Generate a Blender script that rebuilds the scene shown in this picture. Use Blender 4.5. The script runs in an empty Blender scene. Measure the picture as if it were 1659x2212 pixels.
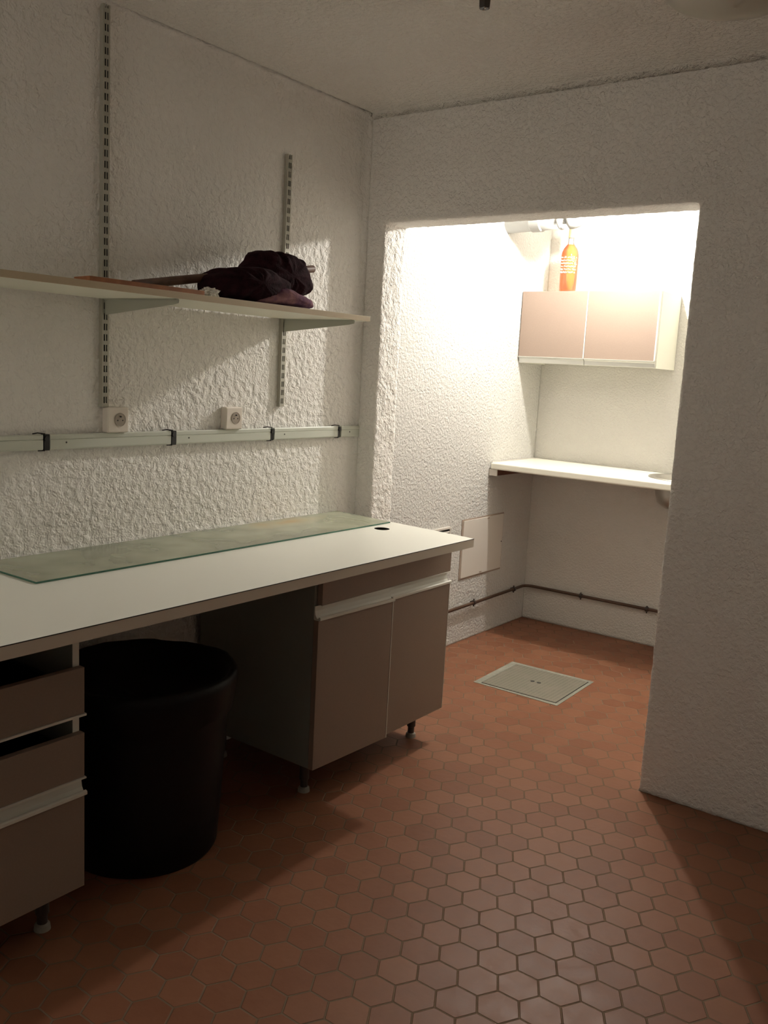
import bpy, bmesh, math, random
from mathutils import Vector, Matrix, noise
sc = bpy.context.scene
COL = sc.collection
R = math.radians

# ------------------------------------------------------------------ camera
cam_d = bpy.data.cameras.new('camera')
cam = bpy.data.objects.new('camera', cam_d)
COL.objects.link(cam)
sc.camera = cam
cam_d.sensor_fit = 'VERTICAL'
cam_d.sensor_height = 24.0
cam_d.lens = 24.0 * 1936.1 / 2212.0
cam_d.clip_start = 0.02
YAW, PIT, ROL = -0.6351, -0.1575, 0.0533
fw = Vector((math.sin(YAW) * math.cos(PIT), math.cos(YAW) * math.cos(PIT), math.sin(PIT)))
rt = Vector((math.cos(YAW), -math.sin(YAW), 0))
up = rt.cross(fw)
rt2 = rt * math.cos(ROL) + up * math.sin(ROL)
up2 = -rt * math.sin(ROL) + up * math.cos(ROL)
cam.matrix_world = Matrix(((rt2.x, up2.x, -fw.x, 2.4053), (rt2.y, up2.y, -fw.y, 0), (rt2.z, up2.z, -fw.z, 1.45), (0, 0, 0, 1)))

# ------------------------------------------------------------------ world, exposure, light level
w = bpy.data.worlds.new('world')
sc.world = w
w.use_nodes = True
w.node_tree.nodes['Background'].inputs[0].default_value = (1.0, 0.93, 0.82, 1)
w.node_tree.nodes['Background'].inputs[1].default_value = 3.0   # added fill glow for the upper walls, entering by the added rear window
sc.view_settings.view_transform = 'Standard'
sc.view_settings.look = 'None'
sc.view_settings.exposure = 0.0
sc.view_settings.gamma = 1.0
sc.view_settings.use_curve_mapping = False
try:
    sc.cycles.diffuse_bounces = 8
    sc.cycles.max_bounces = 12
    sc.cycles.transparent_max_bounces = 16
    sc.cycles.use_denoising = True
except Exception:
    pass
BULB_STRENGTH = 2280.0           # the bare bulb hanging in the alcove
BULB_COL = (1.0, 0.945, 0.865)
BULB_POS = (0.58, 4.15, 2.30)
BULB_R = 0.030

# ------------------------------------------------------------------ geometry constants (metres)
YP, YQ = 3.027, 3.180             # the partition's front and rear faces
XJ, XK, ZL = 0.101, 1.379, 2.041  # the opening
ZC = 2.471
YB, XA = 4.812, -0.051            # alcove back and left walls
XR, YR = 3.10, -0.95               # unseen right and rear walls of the room
XAR = 1.80                        # alcove's right wall

# ------------------------------------------------------------------ material helpers
MATS = {}
def mat(name, col, rough=0.6, metal=0.0, spec=0.5, var=0.0, vscale=20.0, bump=0.0, bscale=80.0, coat=0.0, col2=None, detail=3.0):
    m = bpy.data.materials.new(name); m.use_nodes = True
    nt = m.node_tree; n = nt.nodes; l = nt.links
    p = n['Principled BSDF']
    p.inputs['Base Color'].default_value = (*col, 1)
    p.inputs['Roughness'].default_value = rough
    p.inputs['Metallic'].default_value = metal
    p.inputs['Specular IOR Level'].default_value = spec
    p.inputs['Coat Weight'].default_value = coat
    tc = n.new('ShaderNodeTexCoord')
    if var or col2:
        nz = n.new('ShaderNodeTexNoise'); nz.inputs['Scale'].default_value = vscale; nz.inputs['Detail'].default_value = detail
        l.new(tc.outputs['Object'], nz.inputs['Vector'])
        rp = n.new('ShaderNodeValToRGB')
        a = col2 if col2 else tuple(c * (1 - var) for c in col)
        rp.color_ramp.elements[0].color = (*a, 1); rp.color_ramp.elements[0].position = 0.35
        rp.color_ramp.elements[1].color = (*col, 1); rp.color_ramp.elements[1].position = 0.65
        l.new(nz.outputs['Fac'], rp.inputs['Fac']); l.new(rp.outputs['Color'], p.inputs['Base Color'])
    if bump:
        nb = n.new('ShaderNodeTexNoise'); nb.inputs['Scale'].default_value = bscale; nb.inputs['Detail'].default_value = 4
        l.new(tc.outputs['Object'], nb.inputs['Vector'])
        b = n.new('ShaderNodeBump'); b.inputs['Strength'].default_value = 1.0; b.inputs['Distance'].default_value = bump
        l.new(nb.outputs['Fac'], b.inputs['Height']); l.new(b.outputs['Normal'], p.inputs['Normal'])
    MATS[name] = m
    return m

def plaster(name, col, scale=55.0, dist=0.004, fine=0.0012, rough=0.85, stretch=(1, 1, 1)):
    """rough-cast white painted plaster: rounded lumps over finer grain"""
    m = bpy.data.materials.new(name); m.use_nodes = True
    nt = m.node_tree; n = nt.nodes; l = nt.links
    p = n['Principled BSDF']
    p.inputs['Roughness'].default_value = rough
    p.inputs['Specular IOR Level'].default_value = 0.25
    tc = n.new('ShaderNodeTexCoord')
    mp = n.new('ShaderNodeMapping'); mp.inputs['Scale'].default_value = stretch
    l.new(tc.outputs['Object'], mp.inputs['Vector'])
    n1 = n.new('ShaderNodeTexNoise'); n1.inputs['Scale'].default_value = scale; n1.inputs['Detail'].default_value = 2.5; n1.inputs['Roughness'].default_value = 0.55
    n1.inputs['Distortion'].default_value = 0.15
    l.new(mp.outputs['Vector'], n1.inputs['Vector'])
    r1 = n.new('ShaderNodeMapRange'); r1.interpolation_type = 'SMOOTHSTEP'
    r1.inputs['From Min'].default_value = 0.36; r1.inputs['From Max'].default_value = 0.66
    l.new(n1.outputs['Fac'], r1.inputs['Value'])
    n2 = n.new('ShaderNodeTexNoise'); n2.inputs['Scale'].default_value = scale * 4; n2.inputs['Detail'].default_value = 2
    l.new(tc.outputs['Object'], n2.inputs['Vector'])
    b1 = n.new('ShaderNodeBump'); b1.inputs['Strength'].default_value = 1; b1.inputs['Distance'].default_value = dist
    b2 = n.new('ShaderNodeBump'); b2.inputs['Strength'].default_value = 1; b2.inputs['Distance'].default_value = fine
    l.new(r1.outputs['Result'], b1.inputs['Height'])
    l.new(n2.outputs['Fac'], b2.inputs['Height']); l.new(b1.outputs['Normal'], b2.inputs['Normal'])
    l.new(b2.outputs['Normal'], p.inputs['Normal'])
    n3 = n.new('ShaderNodeTexNoise'); n3.inputs['Scale'].default_value = 1.7; n3.inputs['Detail'].default_value = 5
    l.new(tc.outputs['Object'], n3.inputs['Vector'])
    rp = n.new('ShaderNodeValToRGB')
    rp.color_ramp.elements[0].position = 0.3; rp.color_ramp.elements[0].color = (*[c * 0.94 for c in col], 1)
    rp.color_ramp.elements[1].position = 0.7; rp.color_ramp.elements[1].color = (*col, 1)
    l.new(n3.outputs['Fac'], rp.inputs['Fac']); l.new(rp.outputs['Color'], p.inputs['Base Color'])
    MATS[name] = m
    return m

M_wall = plaster('white_roughcast', (0.88, 0.865, 0.83), scale=42, dist=0.0030)
M_wallpart = plaster('partition_roughcast', (0.88, 0.86, 0.825), scale=62, dist=0.0032)
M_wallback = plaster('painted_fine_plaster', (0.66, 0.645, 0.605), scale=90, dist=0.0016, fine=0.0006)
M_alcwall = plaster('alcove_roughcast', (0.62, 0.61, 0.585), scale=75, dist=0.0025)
M_ceil = plaster('ceiling_roughcast', (0.88, 0.87, 0.83), scale=60, dist=0.004)
M_lamin = mat('white_laminate', (0.86, 0.86, 0.79), rough=0.38, spec=0.45)
M_band = mat('edge_band', (0.60, 0.54, 0.46), rough=0.5)
M_dark = mat('dark_line', (0.02, 0.017, 0.013), rough=0.7)
M_door = mat('beige_door', (0.265, 0.20, 0.16), rough=0.5, spec=0.4, var=0.05, vscale=180)
M_groove_shade = mat('grip_groove_shade', (0.10, 0.11, 0.10), rough=0.7)  # dark tone standing in for shade in the grip hollow
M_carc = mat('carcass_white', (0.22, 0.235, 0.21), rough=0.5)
M_prof = mat('handle_profile', (0.66, 0.66, 0.60), rough=0.38, metal=0.0, spec=0.7)
M_alu = mat('brushed_aluminium', (0.62, 0.62, 0.58), rough=0.4, metal=0.6)
M_steel = mat('stainless_steel', (0.50, 0.48, 0.44), rough=0.35, metal=0.9)
M_rail = mat('painted_rail', (0.42, 0.41, 0.35), rough=0.5, metal=0.2)
M_slot = mat('rail_slot', (0.03, 0.028, 0.025), rough=0.8)
M_brk = mat('bracket_grey', (0.46, 0.47, 0.41), rough=0.5)
M_shelf = mat('shelf_white', (0.84, 0.84, 0.73), rough=0.55)
M_shelfedge = mat('shelf_edge', (0.55, 0.46, 0.32), rough=0.6)
M_trunk = mat('trunking_grey', (0.60, 0.63, 0.56), rough=0.4, spec=0.5)
M_trunkin = mat('trunking_channel', (0.30, 0.33, 0.30), rough=0.6)
M_black = mat('black_plastic', (0.012, 0.012, 0.012), rough=0.45)
M_bin = mat('bin_black', (0.004, 0.004, 0.004), rough=0.5, spec=0.2)
M_sock = mat('socket_plastic', (0.74, 0.68, 0.61), rough=0.4)
M_sockin = mat('socket_recess', (0.36, 0.31, 0.26), rough=0.5)
M_leg = mat('leg_dark', (0.045, 0.035, 0.03), rough=0.45)
M_foot = mat('leg_foot', (0.30, 0.28, 0.24), rough=0.5)
M_rod = mat('rod_wood', (0.13, 0.065, 0.04), rough=0.6, var=0.4, vscale=30)
M_plank = mat('plank_wood', (0.38, 0.15, 0.06), rough=0.6, var=0.3, vscale=25)
M_paper = mat('crumpled_paper', (0.68, 0.66, 0.60), rough=0.9)
M_cloth = mat('dark_velvet', (0.030, 0.009, 0.013), rough=0.95, spec=0.1, var=0.5, vscale=40, bump=0.002, bscale=160)
M_lining = mat('mauve_lining', (0.30, 0.16, 0.17), rough=0.9, spec=0.1, col2=(0.11, 0.05, 0.10), vscale=22, bump=0.002, bscale=90)
M_pipe = mat('brown_pipe', (0.085, 0.045, 0.028), rough=0.5, metal=0.2)
M_pvc = mat('pvc_white', (0.72, 0.72, 0.68), rough=0.4)
M_pipewhite = mat('pipe_offwhite', (0.27, 0.27, 0.255), rough=0.5)
M_panel = mat('panel_white', (0.64, 0.60, 0.55), rough=0.5)
M_wood = mat('batten_wood', (0.14, 0.05, 0.028), rough=0.7, var=0.3, vscale=30)
M_cement = mat('cement_joint', (0.27, 0.265, 0.215), rough=0.85, var=0.15, vscale=60)
M_cap = mat('bottle_cap', (0.42, 0.36, 0.20), rough=0.4)
M_brass = mat('terminal_metal', (0.5, 0.4, 0.3), rough=0.4, metal=0.6)
M_white = mat('white_paint_marks', (0.90, 0.80, 0.72), rough=0.6)

def manhole_mat():
    m = mat('manhole_plate', (0.30, 0.28, 0.22), rough=0.55, metal=0.3)
    nt = m.node_tree; n = nt.nodes; l = nt.links; p = n['Principled BSDF']
    tc = n.new('ShaderNodeTexCoord')
    mp = n.new('ShaderNodeMapping'); mp.inputs['Rotation'].default_value = (0, 0, R(45)); mp.inputs['Scale'].default_value = (75, 75, 75)
    l.new(tc.outputs['Object'], mp.inputs['Vector'])
    ck = n.new('ShaderNodeTexChecker'); ck.inputs['Scale'].default_value = 1.0
    l.new(mp.outputs['Vector'], ck.inputs['Vector'])
    ck.inputs['Color1'].default_value = (0.25, 0.235, 0.185, 1); ck.inputs['Color2'].default_value = (0.19, 0.178, 0.14, 1)
    nz = n.new('ShaderNodeTexNoise'); nz.inputs['Scale'].default_value = 14; nz.inputs['Detail'].default_value = 5
    l.new(tc.outputs['Object'], nz.inputs['Vector'])
    mx = n.new('ShaderNodeMix'); mx.data_type = 'RGBA'
    rr = n.new('ShaderNodeMapRange'); rr.inputs['From Min'].default_value = 0.45; rr.inputs['From Max'].default_value = 0.75; rr.inputs['To Max'].default_value = 0.7
    l.new(nz.outputs['Fac'], rr.inputs['Value']); l.new(rr.outputs['Result'], mx.inputs['Factor'])
    l.new(ck.outputs['Color'], mx.inputs[6]); mx.inputs[7].default_value = (0.27, 0.23, 0.19, 1)
    l.new(mx.outputs[2], p.inputs['Base Color'])
    b = n.new('ShaderNodeBump'); b.inputs['Distance'].default_value = 0.002
    l.new(ck.outputs['Fac'], b.inputs['Height']); l.new(b.outputs['Normal'], p.inputs['Normal'])
    return m
M_manhole = manhole_mat()

def hex_floor_mat():
    """hexagonal terracotta tiles, 97.5 mm across the flats (flats along x), grouted"""
    m = bpy.data.materials.new('hexagonal_terracotta'); m.use_nodes = True
    nt = m.node_tree; n = nt.nodes; l = nt.links
    p = n['Principled BSDF']
    geo = n.new('ShaderNodeNewGeometry')
    H = 0.0975; DX = H * math.sqrt(3) / 2
    ox, oy = 1.3825, 2.0015
    def math_(op, a, b=None, c=None):
        q = n.new('ShaderNodeMath'); q.operation = op
        for i, v in enumerate((a, b, c)):
            if v is None: continue
            if isinstance(v, (int, float)): q.inputs[i].default_value = v
            else: l.new(v, q.inputs[i])
        return q.outputs[0]
    sep = n.new('ShaderNodeSeparateXYZ'); l.new(geo.outputs['Position'], sep.inputs[0])
    x = math_('SUBTRACT', sep.outputs['X'], ox); y = math_('SUBTRACT', sep.outputs['Y'], oy)
    def lattice(sx, sy):
        xs = math_('SUBTRACT', x, sx); ys = math_('SUBTRACT', y, sy)
        ix = math_('ROUND', math_('DIVIDE', xs, 2 * DX)); iy = math_('ROUND', math_('DIVIDE', ys, H))
        fx = math_('SUBTRACT', xs, math_('MULTIPLY', ix, 2 * DX)); fy = math_('SUBTRACT', ys, math_('MULTIPLY', iy, H))
        d2 = math_('ADD', math_('MULTIPLY', fx, fx), math_('MULTIPLY', fy, fy))
        ax = math_('ABSOLUTE', fx); ay = math_('ABSOLUTE', fy)
        hx = math_('MAXIMUM', ay, math_('ADD', math_('MULTIPLY', ax, math.sqrt(3) / 2), math_('MULTIPLY', ay, 0.5)))
        cid = n.new('ShaderNodeCombineXYZ')
        l.new(math_('ADD', ix, sx * 10), cid.inputs[0]); l.new(math_('ADD', iy, sy * 10), cid.inputs[1])
        return d2, hx, cid.outputs[0]
    d1, h1, c1 = lattice(0.0, 0.0)
    d2, h2, c2 = lattice(DX, H / 2)
    sel = math_('LESS_THAN', d1, d2)
    mh = n.new('ShaderNodeMix'); l.new(sel, mh.inputs[0]); l.new(h2, mh.inputs[2]); l.new(h1, mh.inputs[3])
    mc = n.new('ShaderNodeMix'); mc.data_type = 'VECTOR'; l.new(sel, mc.inputs[0]); l.new(c2, mc.inputs[4]); l.new(c1, mc.inputs[5])
    hexd = mh.outputs[0]; cid = mc.outputs[1]
    gm = n.new('ShaderNodeMapRange'); gm.interpolation_type = 'SMOOTHSTEP'
    gm.inputs['From Min'].default_value = H / 2 - 0.0030; gm.inputs['From Max'].default_value = H / 2 - 0.0014
    l.new(hexd, gm.inputs['Value']); grout = gm.outputs['Result']
    wn = n.new('ShaderNodeTexWhiteNoise'); wn.noise_dimensions = '3D'; l.new(cid, wn.inputs['Vector'])
    nz = n.new('ShaderNodeTexNoise'); nz.inputs['Scale'].default_value = 22; nz.inputs['Detail'].default_value = 5
    l.new(geo.outputs['Position'], nz.inputs['Vector'])
    v = math_('ADD', math_('MULTIPLY', wn.outputs['Value'], 0.55), math_('MULTIPLY', nz.outputs['Fac'], 0.55))
    rp = n.new('ShaderNodeValToRGB')
    e = rp.color_ramp.elements
    e[0].position = 0.15; e[0].color = (0.185, 0.073, 0.038, 1)
    e[1].position = 0.9; e[1].color = (0.250, 0.110, 0.060, 1)
    k = e.new(0.5); k.color = (0.218, 0.090, 0.048, 1)
    l.new(v, rp.inputs['Fac'])
    mx = n.new('ShaderNodeMix'); mx.data_type = 'RGBA'
    l.new(grout, mx.inputs[0]); l.new(rp.outputs['Color'], mx.inputs[6]); mx.inputs[7].default_value = (0.185, 0.13, 0.088, 1)
    l.new(mx.outputs[2], p.inputs['Base Color'])
    rr = n.new('ShaderNodeMapRange'); rr.inputs['To Min'].default_value = 0.46; rr.inputs['To Max'].default_value = 0.9
    l.new(grout, rr.inputs['Value'])
    l.new(math_('ADD', rr.outputs['Result'], math_('MULTIPLY', math_('SUBTRACT', nz.outputs['Fac'], 0.5), 0.25)), p.inputs['Roughness'])
    sp = n.new('ShaderNodeMapRange'); sp.inputs['To Min'].default_value = 0.22; sp.inputs['To Max'].default_value = 0.1
    l.new(grout, sp.inputs['Value']); l.new(sp.outputs['Result'], p.inputs['Specular IOR Level'])
    b = n.new('ShaderNodeBump'); b.inputs['Distance'].default_value = 0.0016
    inv = math_('SUBTRACT', 1.0, grout)
    nb = n.new('ShaderNodeTexNoise'); nb.inputs['Scale'].default_value = 45; l.new(geo.outputs['Position'], nb.inputs['Vector'])
    l.new(math_('ADD', inv, math_('MULTIPLY', nb.outputs['Fac'], 0.35)), b.inputs['Height'])
    l.new(b.outputs['Normal'], p.inputs['Normal'])
    return m
M_floor = hex_floor_mat()

def sheet_glass_mat():
    m = bpy.data.materials.new('sheet_glass'); m.use_nodes = True
    nt = m.node_tree; n = nt.nodes; l = nt.links
    for q in list(n):
        if q.type == 'BSDF_PRINCIPLED': n.remove(q)
    out = n['Material Output']
    tr = n.new('ShaderNodeBsdfTransparent'); tr.inputs[0].default_value = (0.93, 0.985, 0.90, 1)
    gl = n.new('ShaderNodeBsdfGlossy'); gl.inputs['Roughness'].default_value = 0.12; gl.inputs['Color'].default_value = (1, 1, 1, 1)
    fr = n.new('ShaderNodeFresnel'); fr.inputs['IOR'].default_value = 1.5
    df = n.new('ShaderNodeBsdfDiffuse')
    m1 = n.new('ShaderNodeMixShader'); l.new(fr.outputs[0], m1.inputs[0]); l.new(tr.outputs[0], m1.inputs[1]); l.new(gl.outputs[0], m1.inputs[2])
    # dried dirt on the pane: pale film plus one brown stain towards its far end
    tc = n.new('ShaderNodeTexCoord')
    nz = n.new('ShaderNodeTexNoise'); nz.inputs['Scale'].default_value = 4.5; nz.inputs['Detail'].default_value = 2
    l.new(tc.outputs['Object'], nz.inputs['Vector'])
    mr = n.new('ShaderNodeMapRange'); mr.inputs['From Min'].default_value = 0.30; mr.inputs['From Max'].default_value = 0.80; mr.inputs['To Min'].default_value = 0.22; mr.inputs['To Max'].default_value = 0.52
    l.new(nz.outputs['Fac'], mr.inputs['Value'])
    mp = n.new('ShaderNodeMapping'); mp.inputs['Location'].default_value = (-0.075 * 8, -2.55 * 2.6, 0); mp.inputs['Scale'].default_value = (8, 2.6, 0)
    l.new(tc.outputs['Object'], mp.inputs['Vector'])
    ln = n.new('ShaderNodeVectorMath'); ln.operation = 'LENGTH'; l.new(mp.outputs['Vector'], ln.inputs[0])
    ad = n.new('ShaderNodeMath'); ad.operation = 'ADD'; l.new(ln.outputs['Value'], ad.inputs[0])
    nz2 = n.new('ShaderNodeTexNoise'); nz2.inputs['Scale'].default_value = 9; nz2.inputs['Detail'].default_value = 5
    l.new(tc.outputs['Object'], nz2.inputs['Vector']); l.new(nz2.outputs['Fac'], ad.inputs[1])
    st = n.new('ShaderNodeMapRange'); st.inputs['From Min'].default_value = 1.15; st.inputs['From Max'].default_value = 0.55
    l.new(ad.outputs[0], st.inputs['Value'])
    mc = n.new('ShaderNodeMix'); mc.data_type = 'RGBA'; l.new(st.outputs['Result'], mc.inputs[0])
    mc.inputs[6].default_value = (0.74, 0.76, 0.60, 1); mc.inputs[7].default_value = (0.56, 0.44, 0.27, 1)
    l.new(mc.outputs[2], df.inputs['Color'])
    mxm = n.new('ShaderNodeMath'); mxm.operation = 'ADD'
    sm = n.new('ShaderNodeMath'); sm.operation = 'MULTIPLY'; sm.inputs[1].default_value = 0.35; l.new(st.outputs['Result'], sm.inputs[0])
    l.new(mr.outputs['Result'], mxm.inputs[0]); l.new(sm.outputs[0], mxm.inputs[1])
    m2 = n.new('ShaderNodeMixShader'); l.new(mxm.outputs[0], m2.inputs[0]); l.new(m1.outputs[0], m2.inputs[1]); l.new(df.outputs[0], m2.inputs[2])
    l.new(m2.outputs[0], out.inputs['Surface'])
    return m
M_glass = sheet_glass_mat()
M_gedge = mat('glass_edge', (0.055, 0.16, 0.115), rough=0.25)

def clear_mat(name, tint, gloss_rough=0.05, mixdiff=0.0, diffcol=(1, 1, 1), ior=1.45):
    m = bpy.data.materials.new(name); m.use_nodes = True
    nt = m.node_tree; n = nt.nodes; l = nt.links
    for q in list(n):
        if q.type == 'BSDF_PRINCIPLED': n.remove(q)
    out = n['Material Output']
    tr = n.new('ShaderNodeBsdfTransparent'); tr.inputs[0].default_value = (*tint, 1)
    gl = n.new('ShaderNodeBsdfGlossy'); gl.inputs['Roughness'].default_value = gloss_rough
    fr = n.new('ShaderNodeFresnel'); fr.inputs['IOR'].default_value = ior
    m1 = n.new('ShaderNodeMixShader'); l.new(fr.outputs[0], m1.inputs[0]); l.new(tr.outputs[0], m1.inputs[1]); l.new(gl.outputs[0], m1.inputs[2])
    s = m1.outputs[0]
    if mixdiff:
        df = n.new('ShaderNodeBsdfDiffuse'); df.inputs[0].default_value = (*diffcol, 1)
        tl = n.new('ShaderNodeBsdfTranslucent'); tl.inputs[0].default_value = (*diffcol, 1)
        m3 = n.new('ShaderNodeMixShader'); m3.inputs[0].default_value = 0.5
        l.new(df.outputs[0], m3.inputs[1]); l.new(tl.outputs[0], m3.inputs[2])
        m2 = n.new('ShaderNodeMixShader'); m2.inputs[0].default_value = mixdiff
        l.new(s, m2.inputs[1]); l.new(m3.outputs[0], m2.inputs[2]); s = m2.outputs[0]
    l.new(s, out.inputs['Surface'])
    return m
M_bglass = clear_mat('bottle_glass', (0.97, 0.97, 0.95), mixdiff=0.06, diffcol=(0.9, 0.9, 0.85))
M_wine = clear_mat('orange_wine', (1.0, 0.62, 0.22), mixdiff=0.66, diffcol=(0.74, 0.29, 0.035), ior=1.2)
M_dish = clear_mat('frosted_glass', (0.96, 0.95, 0.92), gloss_rough=0.3, mixdiff=0.30, diffcol=(0.90, 0.87, 0.80), ior=1.25)
M_bulb = bpy.data.materials.new('lit_bulb'); M_bulb.use_nodes = True
_p = M_bulb.node_tree.nodes['Principled BSDF']
_p.inputs['Base Color'].default_value = (0.8, 0.8, 0.8, 1)
_p.inputs['Emission Color'].default_value = (*BULB_COL, 1)
_p.inputs['Emission Strength'].default_value = BULB_STRENGTH

# ------------------------------------------------------------------ mesh helpers
def obj(name, bm, m, parent=None, smooth=False, bevel=0.0, segs=2):
    if parent is not None:
        o_ = parent
        off = Vector((0, 0, 0))
        while o_ is not None:
            off += o_.location; o_ = o_.parent
        bmesh.ops.translate(bm, verts=bm.verts, vec=-off)
    bmesh.ops.recalc_face_normals(bm, faces=bm.faces)
    me = bpy.data.meshes.new(name); bm.to_mesh(me); bm.free()
    for k in (m if isinstance(m, (list, tuple)) else [m]): me.materials.append(k)
    me.polygons.foreach_set('use_smooth', [bool(smooth)] * len(me.polygons))
    o = bpy.data.objects.new(name, me); COL.objects.link(o)
    if parent is not None: o.parent = parent
    if bevel:
        b = o.modifiers.new('bevel', 'BEVEL'); b.width = bevel; b.segments = segs; b.limit_method = 'ANGLE'; b.angle_limit = R(40)
    return o

def tag(o, label=None, cat=None, group=None, kind=None):
    if label: o['label'] = label
    if cat: o['category'] = cat
    if group: o['group'] = group
    if kind: o['kind'] = kind
    return o

def thing(name, label, cat, loc, group=None):
    o = bpy.data.objects.new(name, None); COL.objects.link(o); o.location = loc
    o.empty_display_size = 0.1
    return tag(o, label, cat, group)

def box(bm, x0, x1, y0, y1, z0, z1, mi=0):
    vs = [bm.verts.new(c) for c in ((x0, y0, z0), (x1, y0, z0), (x1, y1, z0), (x0, y1, z0), (x0, y0, z1), (x1, y0, z1), (x1, y1, z1), (x0, y1, z1))]
    for f in ((0, 3, 2, 1), (4, 5, 6, 7), (0, 1, 5, 4), (1, 2, 6, 5), (2, 3, 7, 6), (3, 0, 4, 7)):
        q = bm.faces.new([vs[i] for i in f]); q.material_index = mi
    return vs

def BOX(*a, **k):
    bm = bmesh.new(); box(bm, *a, **k); return bm

def prism(bm, pts, axis, a0, a1, mi=0):
    """closed 2D polygon pts extruded along axis 'x','y' or 'z' from a0 to a1"""
    def mk(p, a):
        if axis == 'y': return (p[0], a, p[1])
        if axis == 'x': return (a, p[0], p[1])
        return (p[0], p[1], a)
    A = [bm.verts.new(mk(p, a0)) for p in pts]; B = [bm.verts.new(mk(p, a1)) for p in pts]
    k = len(pts)
    fs = [bm.faces.new(A[::-1]), bm.faces.new(B)]
    for i in range(k): fs.append(bm.faces.new((A[i], A[(i + 1) % k], B[(i + 1) % k], B[i])))
    for f in fs: f.material_index = mi

def lathe(bm, prof, c, n=32, cap=True, mi=0):
    rings = []
    for r, z in prof:
        rings.append([bm.verts.new((c[0] + r * math.cos(2 * math.pi * i / n), c[1] + r * math.sin(2 * math.pi * i / n), z)) for i in range(n)])
    for a, b in zip(rings, rings[1:]):
        for i in range(n):
            bm.faces.new((a[i], a[(i + 1) % n], b[(i + 1) % n], b[i])).material_index = mi
    if cap:
        bm.faces.new(rings[0][::-1]).material_index = mi; bm.faces.new(rings[-1]).material_index = mi

def tube(bm, pts, r, n=12, caps=True, mi=0):
    pts = [Vector(p) for p in pts]
    rs = r if isinstance(r, (list, tuple)) else [r] * len(pts)
    rings = []; prev = None
    for i, p in enumerate(pts):
        t = (pts[min(i + 1, len(pts) - 1)] - pts[max(i - 1, 0)]).normalized()
        if prev is None:
            a = Vector((0, 0, 1)) if abs(t.z) < 0.9 else Vector((1, 0, 0))
            u = t.cross(a).normalized()
        else:
            u = (prev - t * prev.dot(t)).normalized()
        prev = u; v_ = t.cross(u)
        rings.append([bm.verts.new(p + (u * math.cos(2 * math.pi * k / n) + v_ * math.sin(2 * math.pi * k / n)) * rs[i]) for k in range(n)])
    for a, b in zip(rings, rings[1:]):
        for k in range(n): bm.faces.new((a[k], a[(k + 1) % n], b[(k + 1) % n], b[k])).material_index = mi
    if caps: bm.faces.new(rings[0][::-1]).material_index = mi; bm.faces.new(rings[-1]).material_index = mi

def plate(pts, z0, z1, holes=()):
    """flat plate from an outline with round holes ((cx, cy, rx, ry), ...): returns bm"""
    cu = bpy.data.curves.new('tmp', 'CURVE'); cu.dimensions = '2D'; cu.fill_mode = 'BOTH'; cu.extrude = (z1 - z0) / 2
    s = cu.splines.new('POLY'); s.points.add(len(pts) - 1); s.use_cyclic_u = True
    for k, q in enumerate(pts): s.points[k].co = (q[0], q[1], 0, 1)
    for cx_, cy_, rx, ry in holes:
        s = cu.splines.new('POLY'); s.points.add(47); s.use_cyclic_u = True
        for k in range(48):
            a = 2 * math.pi * k / 48
            s.points[k].co = (cx_ + rx * math.cos(a), cy_ + ry * math.sin(a), 0, 1)
    o = bpy.data.objects.new('tmp', cu); COL.objects.link(o)
    bpy.context.view_layer.update()
    me = bpy.data.meshes.new_from_object(o)
    bm = bmesh.new(); bm.from_mesh(me)
    bmesh.ops.remove_doubles(bm, verts=bm.verts, dist=1e-5)
    bmesh.ops.translate(bm, verts=bm.verts, vec=(0, 0, (z0 + z1) / 2))
    bpy.data.objects.remove(o); bpy.data.meshes.remove(me); bpy.data.curves.remove(cu)
    return bm

def lin(a, b, n): return [a + (b - a) * i / n for i in range(n + 1)]

# ------------------------------------------------------------------ THE SETTING
def struct(name, bm, m, **k):
    o = obj(name, bm, m, **k); o['kind'] = 'structure'; return o

# floor with the recess of the inspection cover left in it is one slab
struct('floor', BOX(-0.3, XR + 0.2, YR - 0.2, YB + 0.2, -0.12, 0.0), M_floor)

def rough_wall(name, m, fn, us, vs, amp, fs, seed, fillets=()):
    """wall face as a grid with real relief; fn(u, v, d) gives the point, d = height of the relief"""
    bm = bmesh.new()
    g = []
    for u in us:
        row = []
        for v_ in vs:
            q = Vector((u * fs, v_ * fs, seed))
            d = (noise.noise(q) * 0.6 + noise.noise(q * 2.1) * 0.5) * amp
            for lim, w_, rad in fillets:      # plastered inner corner, rounded
                t_ = abs(lim - (u, v_)[w_])
                if t_ < rad: d = max(d, rad - math.sqrt(max(0.0, rad * rad - (rad - t_) ** 2)))
            row.append(bm.verts.new(fn(u, v_, d)))
        g.append(row)
    for i in range(len(us) - 1):
        for j in range(len(vs) - 1):
            bm.faces.new((g[i][j], g[i + 1][j], g[i + 1][j + 1], g[i][j + 1]))
    # give it thickness behind
    b = [fn(us[0], vs[0], -0.12), fn(us[-1], vs[0], -0.12), fn(us[-1], vs[-1], -0.12), fn(us[0], vs[-1], -0.12)]
    B = [bm.verts.new(q) for q in b]
    bm.faces.new(B)
    e0 = [g[i][0] for i in range(len(us))]; e1 = [g[-1][j] for j in range(len(vs))]
    e2 = [g[i][-1] for i in range(len(us))]; e3 = [g[0][j] for j in range(len(vs))]
    for ch, a, c in ((e0, B[0], B[1]), (e1, B[1], B[2]), (e2, B[3], B[2]), (e3, B[0], B[3])):
        bm.faces.new(ch + [c, a])
    return struct(name, bm, m, smooth=True)

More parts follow.
